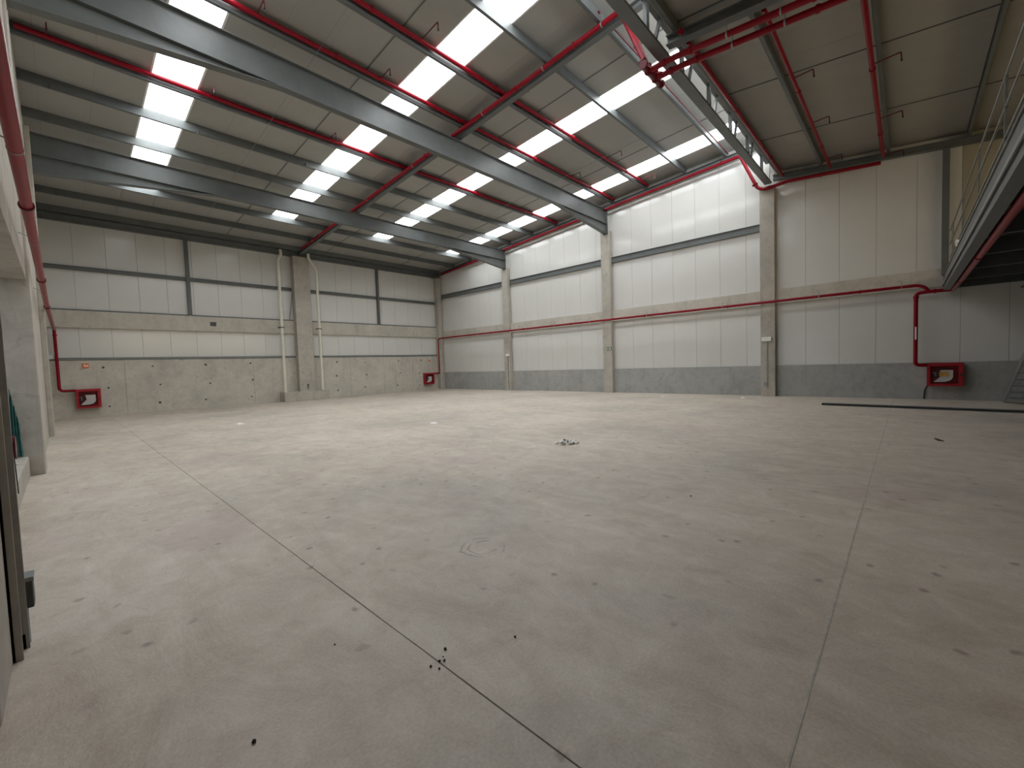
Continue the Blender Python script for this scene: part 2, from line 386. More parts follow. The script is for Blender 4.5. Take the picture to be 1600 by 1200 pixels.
# horizontal beams
for i, (a, b) in enumerate(((18.4, 24.77), (11.35, 17.9), (4.25, 10.85), (-.82, 3.75))):
    o = MB().box(XR-.06, XR+.055, a, b, 3.60, 4.15).build('concrete_beam', 'beam_concrete', None, .01)
    tag(o, ['concrete wall beam in gable bay next to the corner', 'concrete wall beam in the second gable bay from corner', 'concrete wall beam in gable bay right of the exit sign column', 'concrete wall beam in gable bay under the gallery end'][i], 'beam', 'concrete beams of the gable wall')
for i, (a, b) in enumerate(((-.4, 9.07), (9.92, 18.85))):
    o = MB().box(a, b, YB-.08, YB+.055, 3.74, 4.45).build('concrete_beam', 'beam_concrete', None, .01)
    tag(o, ['long concrete beam across back wall left of its column', 'long concrete beam across back wall right of its column'][i], 'beam', 'concrete beams of the back wall')
    if i == 0: MB().box(5.15, 5.4, YB-.084, YB-.08, 4.0, 4.2).build('patch', 'dark_steel', o)

# ------------------------------------------------------------------ steel rails on walls
def ibeam_x(name, x0, x1, y, z0, z1, w=.12, t=.012, mat='steel', par=None):
    m = MB(); m.box(x0, x1, y-t/2, y+t/2, z0, z1); m.box(x0, x1, y-w/2, y+w/2, z0, z0+t); m.box(x0, x1, y-w/2, y+w/2, z1-t, z1)
    return m.build(name, mat, par)
def ibeam_y(name, x, y0, y1, z0, z1, w=.12, t=.012, mat='steel', par=None):
    m = MB(); m.slope(x-t/2, x+t/2, y0, y1, z0, z1)
    m.slope(x-w/2, x+w/2, y0, y1, z0, lambda y: z0(y)+t); m.slope(x-w/2, x+w/2, y0, y1, lambda y: z1(y)-t, z1)
    return m.build(name, mat, par)
for i, (a, b) in enumerate(((18.4, 24.77), (11.35, 17.9), (4.25, 10.85))):
    o = ibeam_y('wall_rail', XR, a, b, lambda y: 6.50, lambda y: 6.78, .11)
    tag(o, ['grey steel rail on gable bay beside the corner', 'grey steel rail on gable bay left of exit sign column', 'grey steel rail on gable bay right of exit sign column'][i], 'rail', 'steel rails of the gable wall')
for i, (a, b) in enumerate(((-.4, 4.33), (4.47, 9.07), (9.92, 14.26), (14.40, 18.85))):
    o = ibeam_x('wall_rail', a, b, YB, 6.12, 6.28, .1)
    tag(o, '%s horizontal grey rail from left, upper back wall' % ORD[i], 'rail', 'upper steel rails of the back wall')
    o = MB().box(a, b, YB-.02, YB+.05, 4.45, 4.51).build('wall_rail', 'steel')
    tag(o, '%s thin dark rail from left, on top of back wall beam' % ORD[i], 'rail', 'lower steel rails of the back wall')
for i, (a, b) in enumerate(((-.4, 9.07), (9.92, 18.85))):
    o = MB().box(a, b, YB-.035, YB+.055, 2.40, 2.50).build('wall_rail', 'steel')
    tag(o, ['grey ledge rail capping concrete base left of back wall column', 'grey ledge rail capping concrete base right of back wall column'][i], 'rail')
    MB().box(a, b, YB-.05, YB-.035, 2.43, 2.46).build('lip', 'galv', o)
for i, x in enumerate((4.4, 14.33)):
    m = MB(); m.box(x-.012, x+.012, YB-.07, YB+.05, 4.51, 8.03); m.box(x-.07, x+.07, YB-.08, YB-.068, 4.51, 8.03); m.box(x-.07, x+.07, YB+.04, YB+.052, 4.51, 8.03)
    tag(m.build('wall_post', 'steel'), ['grey steel post on upper back wall left of its column', 'grey steel post on upper back wall right of its column'][i], 'post', 'steel posts of the back wall')
# eave beam of the back wall
tag(ibeam_x('eave_beam', -.4, XR-.1, YB-.08, 8.03, 8.30, .2), 'grey steel eave beam along top of the back wall', 'beam')
# thin brace rod at the left of the back column


# ------------------------------------------------------------------ girders with haunches
def girder(yc, z0, z1, zhR, zhL, xh, label, x0=-.28, x1=18.98, zcut=.0):
    t = thing('roof_girder', label, 'girder', (9.5, yc, z0), 'haunched main girders')
    w = .11
    MB().box(x0, x1, yc-.008, yc+.008, z0, z1).build('web', 'steel', t)
    MB().box(x0, x1, yc-w, yc+w, z1-.018, z1).build('top_flange', 'steel', t)
    MB().box(x0, x1, yc-w, yc+w, z0, z0+.018).build('bottom_flange', 'steel', t)
    for xe, s, zh in ((x1, -1, zhR), (x0, 1, zhL)):
        xi = xe+s*xh
        MB().extr([(xe, yc-.008, z0), (xi, yc-.008, z0), (xe, yc-.008, zh)], (0, .016, 0)).build('haunch_web', 'steel', t)
        MB().extr([(xe, yc-w, zh), (xi, yc-w, z0-.001), (xi+s*.12, yc-w, z0-.001), (xe, yc-w, zh-.02)], (0, 2*w, 0)).build('haunch_flange', 'steel', t)
        MB().box(min(xe, xe+s*.02), max(xe, xe+s*.02), yc-w-.03, yc+w+.03, zh-.06, z1).build('end_plate', 'steel', t)
    for x in ():
        MB().box(x-.005, x+.005, yc-w+.01, yc-.008, z0+.018, z1-.018).build('stiffener', 'steel', t)
        for k in range(3): MB().ring((x+.1, yc-w+.03+k*.02, z0-.004), (0, 0, 1), .010, .012, 8).build('bolt', 'galv', t)
    return t
girder(18.12, 8.0, 8.60, 7.48, 7.48, 4.5, 'haunched grey girder nearer the back wall')
girder(11.05, 8.42, 9.12, 7.96, 7.96, 4.2, 'haunched grey girder nearer the camera, meeting the exit sign column')

# ------------------------------------------------------------------ rafters up the slope
def rafter(x, label, y0, y1, lo, hi, w=.18):
    o = ibeam_y('roof_rafter', x, y0, y1, lo, hi, w, .014)
    return tag(o, label, 'rafter', 'sloping roof rafters')
rafter(9.53, 'middle grey rafter running up slope beside the red main pipe', 4.1, YB-.02, rb, lambda y: pb(y)-.002)
rafter(19.08, 'gable rafter along top of the white gable wall', 4.1, YB-.02, rb, lambda y: pb(y)-.002)
rafter(9.30, 'dark rafter of the lower bay above two parallel red pipes', YF, 3.80, sb, lambda y: sp(y)-.002, .2)
rafter(19.08, 'gable rafter of the lower bay', YF, 3.80, sb, lambda y: sp(y)-.002)

# ------------------------------------------------------------------ purlins
PY = [24.88, 23.08, 21.27, 19.46, 17.65, 15.87, 14.12, 12.37, 10.64, 8.88, 7.08, 5.44]
def purlin(y, z, label, mat='steel', x0=-.38, x1=19.15, h=.245, group='roof purlins of the main hall', s=-1):
    t = .008; w = .075
    m = MB(); m.box(x0, x1, y-t/2, y+t/2, z, z+h); m.box(x0, x1, min(y, y+s*w), max(y, y+s*w), z, z+t); m.box(x0, x1, min(y, y+s*w), max(y, y+s*w), z+h-t, z+h)
    m.box(x0, x1, y+s*w-t/2, y+s*w+t/2, z, z+.022); m.box(x0, x1, y+s*w-t/2, y+s*w+t/2, z+h-.022, z+h)
    return tag(m.build('roof_purlin', mat), label, 'purlin', group)
for i, y in enumerate(PY):
    purlin(y, pb(y), 'thin grey roof purlin, %s one counted from the back wall' % ORD[i], s=1)
SY = [3.56, 2.26, .46, -1.34, -3.14, -4.94, -6.74]
for i, y in enumerate(SY):
    purlin(y, sp(y), 'purlin of the lower roof bay, %s one from the lattice beam' % ORD[i], 'steel', h=.19, group='roof purlins of the lower bay', s=1)

for x, y0, y1, lab in ((4.72, 8.95, 23.1, 'thin wire running up roof under the purlins, left half of hall'), (14.85, 7.14, 16.0, 'thin wire running up roof under the purlins, right half of hall')):
    tag(MB().tube([(x, y1, pb(y1)-.012), (x, y0, pb(y0)-.012)], .007, 6).build('stay_wire', 'galv'), lab, 'wire', 'thin stay wires')

# ------------------------------------------------------------------ lattice beam at the roof step
lt = thing('lattice_beam', 'dark grey lattice beam with open panels along the roof step', 'beam', (9.5, 3.95, 8.2))
MB().box(-.3, 19.0, 3.83, 4.07, 8.18, 8.24).build('bottom_chord', 'steel', lt, .004)
MB().box(-.3, 19.0, 3.87, 4.03, 8.95, 9.10).build('top_chord', 'steel', lt, .004)
x = 18.0
while x > -.3:
    MB().box(x-.06, x+.06, 3.91, 3.99, 8.24, 8.95).build('lattice_post', 'steel', lt)
    if x < 18: MB().bar((x+.36, 3.95, 8.24), (x+.68, 3.95, 8.95), .06, .06, (0, 1, 0)).build('lattice_diagonal', 'steel', lt)
    x -= 1.88

# ------------------------------------------------------------------ red sprinkler mains and branches
RED = 'red sprinkler pipework'
def coupling(p, ax, r, par, mat='red', w=.05): return MB().ring(p, ax, r*1.28, w, 12).build('coupling', mat, par)
def clamp(p, ax, r, par, up=.22):
    m = MB(); m.ring(p, ax, r*1.12, .03, 12); m.tube([(p[0], p[1], p[2]+r), (p[0], p[1], p[2]+up)], .008, 6)
    return m.build('hanger', 'galv', par)
mz = lambda y: 10.05-.073*y
t = thing('main_pipe', 'red main pipe climbing roof slope beside the middle rafter', 'pipe', (9.33, 14, 9), RED)
MB().tube([(9.33, 24.0, mz(24.0)), (9.33, 4.9, mz(4.9)), (9.33, 4.25, 8.05), (9.33, 4.05, 7.97)], .062, 12, .12).build('pipe', 'red', t)
MB().tube([(9.48, 4.75, mz(4.75)-.3), (9.55, 4.30, 8.1), (9.55, 4.05, 7.97)], .05, 12, .1).build('drop_pipe', 'red', t)
for y in (21.9, 19.4, 15.4, 12.6, 8.2, 6.2): coupling((9.33, y, mz(y)), (0, -1, .073), .062, t)
for y in (22.6, 16.8, 13.4, 9.6, 7.2, 5.4): clamp((9.33, y, mz(y)), (0, 1, -.073), .062, t, .3)
gz = lambda y: 9.93-.073*y
t = thing('main_pipe', 'red main pipe along top of the white gable wall', 'pipe', (18.9, 14, 9), RED)
MB().tube([(18.9, 24.3, gz(24.3)), (18.9, 4.9, gz(4.9)-.03), (18.9, 4.3, 8.12), (18.9, 4.05, 7.99), (18.9, 3.3, 8.06), (18.9, .68, 7.83)], .062, 12, .1).build('pipe', 'red', t)
for y in (21, 17.2, 13.8, 10.4, 7.8, 5.6): coupling((18.9, y, gz(y)), (0, -1, .073), .062, t)
MB().ring((18.9, 4.38, 8.27), (0, .37, .93), .10, .03, 14).build('flange', 'red', t)
coupling((18.9, 2.3, 7.97), (0, 1, .09), .062, t)
for i, (x, lab) in enumerate(((9.22, 'upper of two parallel red pipes under the lower bay rafter'), (9.58, 'lower of two parallel red pipes under the lower bay rafter'))):
    t = thing('main_pipe', lab, 'pipe', (x, 0, 7.8), RED)
    MB().tube([(x, 4.28, 7.95), (x, 3.6, 7.95), (x, YF+.5, 7.95-.09*(3.6-YF-.5))], .06, 12, .1).build('pipe', 'red', t)
    for y in (3.85, 3.3, 1.2): coupling((x, y, 7.95-.09*max(0, 3.6-y)), (0, 1, .09), .06, t, w=.06)
    clamp((x, 2.6, 7.95-.09), (0, 1, .09), .06, t, .25)
    clamp((x, 1.7, 7.95-.17), (0, 1, .09), .06, t, .25)
t = thing('valve_manifold', 'dark red flanged pipe cross hanging under the lattice beam', 'pipe fitting', (9.4, 4.1, 7.95))
MB().tube([(8.95, 4.20, 7.95), (9.85, 4.20, 7.95)], .06, 12).build('cross_pipe', 'dark_red', t)
for x in (8.95, 9.22, 9.58, 9.85): MB().ring((x, 4.20, 7.95), (1, 0, 0), .095, .03, 14).build('flange', 'dark_red', t)
for x in (9.33, 9.55): MB().ring((x, 4.38, 8.28), (0, .3, .95), .10, .03, 14).build('flange', 'dark_red', t)

def branch(path, r, label, arms=(), mat='red', arm_len=.62, group='red branch pipes', wy=None):
    t = thing('branch_pipe', label, 'pipe', path[0], group)
    MB().tube(path, r, 10, .08).build('pipe', mat, t)
    p0 = path[0]
    for x in arms:
        z = p0[2]; y = p0[1]
        MB().tube([(x, y-r*.5, z), (x, y-arm_len, z+arm_len*.07), (x, y-arm_len-.01, z-.13)], .013, 6, .03).build('sprinkler_arm', 'dark_red', t)
        MB().ring((x, y-arm_len-.01, z-.14), (0, 0, 1), .02, .03, 8).build('sprinkler_head', 'black', t)
    for k in range(5):
        x = .9+k*3.9
        MB().ring((x+.4, p0[1], p0[2]), (1, 0, 0), r*1.3, .05, 10).build('coupling', mat, t)
    return t
ARM = (.21, 3.22, 6.5, 9.72, 12.28, 15.2, 18.15)
for y, lab, arms, r in ((14.02, 'red branch pipe strapped to the purlin between the two haunched girders', (.21, 3.22, 6.5, 9.68, 12.4), .057),
                   (10.54, 'red branch pipe on the purlin directly over the nearer haunched girder', (.4, 3.4, 6.4, 12.3, 15.3), .057),
                   (8.78, 'red branch pipe on next purlin after the nearer haunched girder', ARM, .057)):
    z = pb(y)+.115
    branch([(-.27, y, z), (19.0, y, z)], r, lab, arms, 'red', .7 if y < 10 else .5)
branch([(9.6, 5.33, pb(5.4)+.02), (18.9, 5.33, pb(5.4)+.02)], .02, 'thin dark red pipe under the purlin closest to the lattice beam', (), 'dark_red')
for y, lab, arms, al in ((3.44, 'red branch pipe tucked beside the lattice beam in lower bay', (), .4),
                     (2.03, 'red branch pipe midway across the lower roof bay', (12.3, 15.0, 18.08), .40),
                     (.62, 'red branch pipe of lower bay closest to the gallery', (12.8, 15.85, 18.9), .48)):
    z = 7.98+.1*y-.02
    branch([(9.5, y, z), (18.9, y, z)], .05 if y < 1 else .042, lab, arms, 'red', al)
# small sprinkler hooks poking under purlins in the two far bays
n = 0
for (x, y) in ((.21, 15.8), (3.25, 15.8), (6.4, 15.8), (.26, 22.9), (3.26, 22.9), (6.3, 22.9), (9.3, 22.9), (12.4, 22.9), (15.35, 22.9), (18.33, 22.9)):
    z = pb(y)
    m = MB().tube([(x, y+.25, z+.22), (x, y+.12, z+.05), (x, y-.08, z+.04), (x, y-.09, z-.11)], .013, 6, .04)
    o = m.build('sprinkler_drop', 'dark_steel')
    row = 'behind nearer far-bay purlin' if y < 20 else 'close to the back wall eave'
    idx = (.21, 3.25, 6.4).index(x) if y < 20 else (.26, 3.26, 6.3, 9.3, 12.4, 15.35, 18.33).index(x)
    tag(o, '%s small dark sprinkler drop from the left, %s' % (ORD[idx], 'beyond the pipe between the girders' if y < 20 else 'close to the back wall eave'), 'sprinkler', 'small sprinkler drops')

# ------------------------------------------------------------------ hose main on the gable wall and its drops
t = thing('hose_main', 'long red pipe running level across the gable wall', 'pipe', (18.85, 12, 3.67), 'red hose supply pipes')
PX = 18.85
MB().tube([(18.36, 24.9, 1.15), (PX, 24.86, 1.15), (PX, 24.86, 3.64), (PX, 24.5, 3.66), (PX, -.22, 3.67), (PX-.02, -.38, 3.60), (PX, -.50, 3.44)], .05, 12, .12).build('pipe', 'red', t)
for y in (23.0, 19.4, 16.6, 13.2, 9.0, 5.4, 1.2): coupling((PX, y, 3.665), (0, 1, 0), .05, t)
for y in (20.6, 17.0, 14.3, 12.0, 8.9, 5.6, 2.35, .15):
    m = MB(); m.ring((PX, y, 3.67), (0, 1, 0), .058, .025, 12); m.tube([(PX, y, 3.72), (PX, y, 3.86)], .009, 6)
    m.tube([(PX, y, 3.86), (PX, y+.02, 3.87), (19.12, y+.10, 3.90)], .009, 6); m.build('bracket', 'galv', t)
t = thing('hose_drop_pipe', 'red drop pipe down to hose cabinet below the gallery', 'pipe', (PX, -.17, 1.1), 'red hose supply pipes')
MB().tube([(18.9, -.46, 1.12), (PX, -.19, 1.12), (PX, -.19, 3.42), (PX, -.46, 3.44), (PX, -1.02, 3.43), (16.0, -1.04, 3.43), (2.5, -1.04, 3.43)], .055, 12, .13).build('pipe', 'red', t)
for p, ax in (((PX, -.19, 3.3), (0, 0, 1)), ((PX, -.62, 3.44), (0, 1, 0)), ((12.7, -1.04, 3.43), (1, 0, 0)), ((6.7, -1.04, 3.43), (1, 0, 0)), ((16.6, -1.04, 3.43), (1, 0, 0))): coupling(p, ax, .055, t, w=.06)
MB().box(PX-.058, PX-.052, -.21, -.17, 1.95, 2.35).build('pipe_label', 'white', t)
t = thing('hose_main', 'thick red pipe running along the left wall above the kerb', 'pipe', (-.16, 12, 3.67), 'red hose supply pipes')
MB().tube([(-.165, YF+.5, 3.67), (-.165, 17.0, 3.67), (-.145, 19.5, 3.67), (-.09, 24.9, 3.63), (-.08, 24.9, 1.15), (.37, 24.9, 1.15)], .052, 14, .14).build('pipe', 'red', t)
for y in (3.2, 7.6, 13.0, 17.6): coupling((-.165, y, 3.67), (0, 1, 0), .054, t, 'dark_red', .06)
MB().ring((-.085, 24.9, 3.40), (0, 0, 1), .068, .06, 12).build('coupling', 'red', t)
for y in (5.8, 9.5, 15): MB().ring((-.165, y, 3.67), (0, 1, 0), .056, .02, 12).tube([(-.165, y, 3.72), (-.35, y, 3.80)], .008, 6).build('bracket', 'galv', t)

# ------------------------------------------------------------------ hose reel cabinets
def cabinet(loc, rot, w, h, label, notice=False):
    t = thing('hose_cabinet', label, 'hose cabinet', (0, 0, 0), 'red fire hose cabinets')
    d = .22; f = .075
    m = MB(); m.box(0, w, .015, d, 0, .02); m.box(0, w, .015, d, h-.02, h); m.box(0, .02, .015, d, 0, h); m.box(w-.02, w, .015, d, 0, h); m.box(0, w, d-.015, d, 0, h)
    parts = [m.build('body', 'red_box', t)]
    m = MB(); m.box(0, w, -.012, .015, 0, f); m.box(0, w, -.012, .015, h-f*1.3, h); m.box(0, f, -.012, .015, f, h-f*1.3); m.box(w-f*1.3, w, -.012, .015, f, h-f*1.3)
    door = m.build('door', 'red_box', t, .004)
    parts.append(door)
    g_ = MB().box(f, w-f*1.3, .0, .004, f, h-f*1.3).build('pane', 'glass', door); g_.matrix_parent_inverse = Matrix()
    k_ = MB().box(w-f*1.0, w-f*.5, -.03, -.012, h*.42, h*.55).build('handle', 'black', door); k_.matrix_parent_inverse = Matrix()
    cx, cz = w*.46, h*.46; R_ = h*.30
    parts.append(MB().ring((cx, .10, cz), (0, 1, 0), R_, .09, 24).build('hose_drum', 'slot', t))
    # the white nozzle shield: a quarter fan
    poly = [(cx-R_*.95, .045, cz-R_*.95), (cx+R_*.1, .045, cz-R_*.95)]
    for k in range(8):
        a = -math.pi/2+.35+k*(math.pi/2-.1)/7; poly.append((cx+R_*.15+math.cos(a)*R_*.85, .045, cz-R_*.1+math.sin(a)*R_*.8))
    poly += [(cx+R_*1.0, .045, cz+R_*.75), (cx-R_*.3, .045, cz+R_*.75), (cx-R_*.15, .045, cz-R_*.05)]
    parts.append(MB().extr(poly, (0, .01, 0)).build('drum_shield', 'white', t))
    parts.append(MB().tube([(cx-R_*1.05, .05, cz+R_*.35), (cx-R_*.75, .05, cz+R_*.4), (cx-R_*.8, .05, cz-R_*.1)], .018, 8, .04).build('nozzle', 'galv', t))
    if notice: parts.append(MB().box(cx-R_*.4, cx+R_*.55, .030, .034, cz-R_*.15, cz+R_*.55).build('notice', 'yellow', t))
    t.location = loc; t.rotation_euler = (0, 0, rot)
    return t
cabinet((.37, 24.86, .40), 0, .73, .79, 'red hose reel cabinet on concrete wall near left corner')
cabinet((17.55, 24.86, .40), 0, .80, .79, 'red hose reel cabinet on concrete wall near right corner')
cabinet((18.93, -.46, .45), -math.pi/2, .80, .73, 'red hose reel cabinet with yellow notice, below the gallery', True)
tag(MB().tube([(19.16, -.40, .02), (19.16, -.42, .30), (19.10, -.48, .44)], .02, 8, .06).build('cable_tail', 'black'), 'black cable tail hanging under the cabinet near the stairs', 'cable')

# ------------------------------------------------------------------ signs, boxes on walls
def sign(x, z, label):
    o = MB().box(x-.10, x+.10, YB-.035, YB-.022, z-.10, z+.10).build('fire_sign', 'orange'); tag(o, label, 'sign')
    MB().extr([(x-.05, YB-.037, z-.03), (x+.08, YB-.037, z-.03), (x+.08, YB-.037, z+.05), (x+.02, YB-.037, z+.01), (x-.05, YB-.037, z+.06)], (0, -.002, 0)).build('symbol', 'white', o)
    return o
sign(.72, 2.16, 'small red and white hose sign above the left hose cabinet')
o = MB().box(18.10, 18.24, YB-.035, YB-.022, 2.0, 2.14).build('fire_sign', 'orange'); tag(o, 'tiny torn orange sign above the hose cabinet near right corner', 'sign')
# exit sign with the running figure and arrow
ex = MB().box(XR-.235, XR-.215, 10.87, 11.15, 2.14, 2.29).build('exit_sign', 'green'); tag(ex, 'small green and white exit sign on the pale column', 'sign')
m = MB(); X0 = XR-.238
m.box(X0, X0+.002, 10.90, 10.96, 2.16, 2.27); m.box(X0, X0+.002, 11.09, 11.13, 2.16, 2.27)
m.bar((X0, 11.03, 2.24), (X0, 11.02, 2.20), .004, .03, (0, 1, 0)); m.bar((X0, 11.02, 2.20), (X0, 10.99, 2.16), .004, .014, (0, 1, 0)); m.bar((X0, 11.02, 2.20), (X0, 11.06, 2.17), .004, .014, (0, 1, 0))
m.ring((X0, 11.03, 2.262), (1, 0, 0), .013, .004, 8); m.build('symbol', 'white', ex)
def wallbox(x0, x1, y0, y1, z0, z1, label, conduit=None):
    o = MB().box(x0, x1, y0, y1, z0, z1).build('emergency_light', 'white', None, .008); tag(o, label, 'light fitting', 'white wall light fittings')
    if conduit: MB().box(*conduit).build('conduit', 'galv', o)
    return o
wallbox(XR-.29, XR-.21, 3.86, 4.20, 2.16, 2.32, 'white light fitting on the column under the lattice beam', (XR-.235, XR-.21, 4.0, 4.03, .35, 2.16))
wallbox(XR-.29, XR-.21, 17.93, 18.2, 2.12, 2.26, 'tiny white light fitting on the slender gable column', (XR-.235, XR-.21, 18.05, 18.08, .1, 2.12))
wallbox(-.30, -.10, 24.98, 25.1, 2.45, 2.62, 'white light fitting beside the red pipe in left corner')
o = MB().box(XR-.25, XR-.21, 4.02, 4.14, .42, .56).build('socket_box', 'galv', None, .006); tag(o, 'grey socket box low on the column under the lattice beam', 'socket box')

# ------------------------------------------------------------------ downpipes
def downpipe(path, label, zb):
    t = thing('downpipe', label, 'downpipe', path[-1], 'cream rainwater downpipes')
    MB().tube(path, .075, 14, .12).build('pipe', 'pvc', t)
    x, y = path[-1][0], path[-1][1]
    MB().ring((x, y, 4.02), (0, 0, 1), .095, .035, 14).box(x-.17, x+.17, y+.06, y+.10, 4.0, 4.04).tube([(x, y+.08, 4.02), (x, YB-.08, 4.02)], .012, 6).build('bracket', 'black', t)
    MB().ring((x, y, 2.2), (0, 0, 1), .084, .06, 14).build('collar', 'pvc', t)
    MB().ring((x, y, zb+.04), (0, 0, 1), .09, .07, 14).build('collar', 'pvc', t)
downpipe([(8.45, 24.75, 8.2), (8.45, 24.66, 7.95), (8.26, 24.6, 7.65), (8.26, 24.6, .52)], 'cream downpipe left of the back wall column', .52)
downpipe([(9.86, 24.62, 8.2), (9.86, 24.60, 7.95), (10.26, 24.6, 7.35), (10.26, 24.6, .52)], 'cream downpipe with long offset bend right of back wall column', .52)

# ------------------------------------------------------------------ gallery on the right, its railing, stair
mzn = thing('gallery_deck', 'dark steel mezzanine gallery along the right side', 'mezzanine', (11, -4, 3.4))
m = MB(); m.box(2.5, 19.15, -.84, -.82, 3.45, 3.92); m.box(2.5, 19.15, -.95, -.80, 3.43, 3.46); m.box(2.5, 19.15, -.95, -.80, 3.90, 3.93)
m.build('edge_beam', 'steel', mzn)
MB().box(2.5, 19.15, -.80, -.785, 3.60, 3.66).build('edge_trim', 'galv', mzn)
MB().box(2.5, 19.15, YF+.02, -.84, 3.80, 3.93).build('deck_slab', 'dark_steel', mzn)
for i in range(9):
    x = 2.7+i*2.05
    MB().box(x-.05, x+.05, YF+.02, -.96, 3.50, 3.80).build('joist', 'dark_steel', mzn)
for x in (4.5, 11.0, 17.0): MB().box(x-.1, x+.1, -5.1, -4.9, 0, 3.5).build('post', 'dark_steel', mzn)
for i, x in enumerate((7.2, 10.2, 13.3, 16.2)):
    MB().tube([(x, -1.04, 3.49), (x, -1.04, 3.80)], .012, 6).build('hanger', 'dark_steel', mzn)
t = thing('railing', 'steel tube railing along the gallery edge', 'railing', (11, -.8, 3.93))
for i, x in enumerate((18.05, 15.0, 11.9, 8.95, 5.9, 2.8)):
    MB().box(x-.018, x+.018, -.97, -.94, 3.93, 5.28).build('baluster', 'galv', t)
for z in (5.28, 4.86, 4.45): MB().tube([(2.5, -.955, z), (19.1, -.955, z)], .016, 8).build('rail', 'galv', t)
o = MB().box(19.0, 19.14, -.92, -.76, 3.93, 7.80).build('gallery_post', 'steel'); tag(o, 'grey steel post rising from the gallery end to the roof', 'post')
o = MB().add(*(lambda c, n: ([(c[0]+.22*math.cos(a*.9)*(.6+.4*(i % 2)), c[1]+.05*math.sin(i*2.1), c[2]+.10*math.sin(a)*(.7+.3*((i+1) % 2))) for i, a in enumerate([k*2*math.pi/n for k in range(n)])]+[(c[0], c[1]+.06, c[2]+.02), (c[0], c[1]-.06, c[2])],
     [(i, (i+1) % n, n) for i in range(n)]+[((i+1) % n, i, n+1) for i in range(n)]))((15.8, -.93, 4.30), 12)).build('plastic_bag', 'white')
tag(o, 'crumpled white plastic wrap caught on the gallery railing', 'plastic wrap')
# pipe under the gallery
t = thing('branch_pipe', 'thin red pipe deep under the gallery', 'pipe', (12, -2.4, 3.4), 'red branch pipes')
MB().tube([(19.0, -2.4, 3.32), (3.0, -2.4, 3.32)], .035, 10).build('pipe', 'dark_red', t)
for x in (8.3, 12.3, 16.4): MB().tube([(x, -2.4, 3.35), (x, -2.4, 3.80)], .02, 6).build('hanger', 'black', t)
# stair
s_ = thing('staircase', 'steel staircase rising to the gallery at right edge', 'stairs', (19.0, -2.5, 0))
sx0, sx1 = 19.05, 10.5; sl = 3.93/(sx0-sx1)
for y in (-2.05, -3.1):
    MB().extr([(sx0, y, 0), (sx0-.42, y, 0), (sx1-.15, y, 3.93-.02), (sx1+.0, y, 3.93+.1)], (0, -.03, 0)).build('stringer', 'galv', s_)
n = 20
for i in range(n):
    x = sx0-.25-(i+.5)*(sx0-sx1-.3)/n; z = (i+.8)*3.9/n
    MB().box(x-.14, x+.14, -3.1, -2.08, z-.02, z).build('tread', 'galv', s_)

# ------------------------------------------------------------------ loose beam on the floor, litter
o = thing('steel_beam', 'loose grey steel beam lying on floor near the right wall', 'steel beam', (16.1, 0, 0))
dx = -.10
m = MB()
A, B = Vector((16.2, 1.92, 0)), Vector((15.75, -3.4, 0)); d = (B-A).normalized(); r = Vector((d.y, -d.x, 0))
for w, z0, z1 in ((.09, 0, .008), (.005, .008, .057), (.09, .057, .065)):
    m.hexa([A-r*w+Vector((0, 0, z0)), A+r*w+Vector((0, 0, z0)), B+r*w+Vector((0, 0, z0)), B-r*w+Vector((0, 0, z0)),
            A-r*w+Vector((0, 0, z1)), A+r*w+Vector((0, 0, z1)), B+r*w+Vector((0, 0, z1)), B-r*w+Vector((0, 0, z1))])
m.build('profile', 'steel', o)
m = MB(); m.hexa([A-r*.08, A+r*.08, A+r*.08-d*.012, A-r*.08-d*.012, A-r*.08+Vector((0, 0, .065)), A+r*.08+Vector((0, 0, .065)), A+r*.08-d*.012+Vector((0, 0, .065)), A-r*.08-d*.012+Vector((0, 0, .065))]); m.build('end_plate', 'dark_steel', o)

def chunk(c, r, seed, flat=.6, n=9, mat=None, name=None, parent=None):
    rnd = random.Random(seed); vs = []; fs = []
    rings = 4
    for i in range(1, rings):
        ph = math.pi*i/rings
        for k in range(n):
            a = 2*math.pi*k/n; q = r*rnd.uniform(.65, 1.15)
            vs.append((c[0]+q*math.sin(ph)*math.cos(a), c[1]+q*math.sin(ph)*math.sin(a), max(.0, c[2]+q*flat*math.cos(ph))))
    vs += [(c[0], c[1], c[2]+r*flat), (c[0], c[1], max(0, c[2]-r*flat))]
    for i in range(rings-2):
        for k in range(n): fs.append((i*n+k, i*n+(k+1) % n, (i+1)*n+(k+1) % n, (i+1)*n+k))
    T = (rings-1)*n
    for k in range(n): fs.append((k, T, (k+1) % n)); fs.append(((rings-2)*n+k, (rings-2)*n+(k+1) % n, T+1))
    return MB().add(vs, fs)
pile = thing('debris_heap', 'small heap of white plaster rubble in middle of floor', 'rubble', (6.75, 4.87, 0))
rnd = random.Random(3)
d1 = Vector((.72, -.69, 0)); d2 = Vector((.69, .72, 0))
for i in range(34):
    u, w = rnd.uniform(-.24, .20), rnd.uniform(-.10, .10)
    h = .10*max(0, 1-abs(u+.05)/.16)*max(0, 1-abs(w)/.12); rr = rnd.uniform(.022, .05)
    c = Vector((6.75, 4.87, 0))+d1*u+d2*w
    chunk((c.x, c.y, rr*.5+h), rr, i, .75).build('fragment', 'paper' if rnd.random() < .9 else 'dark_steel', pile)
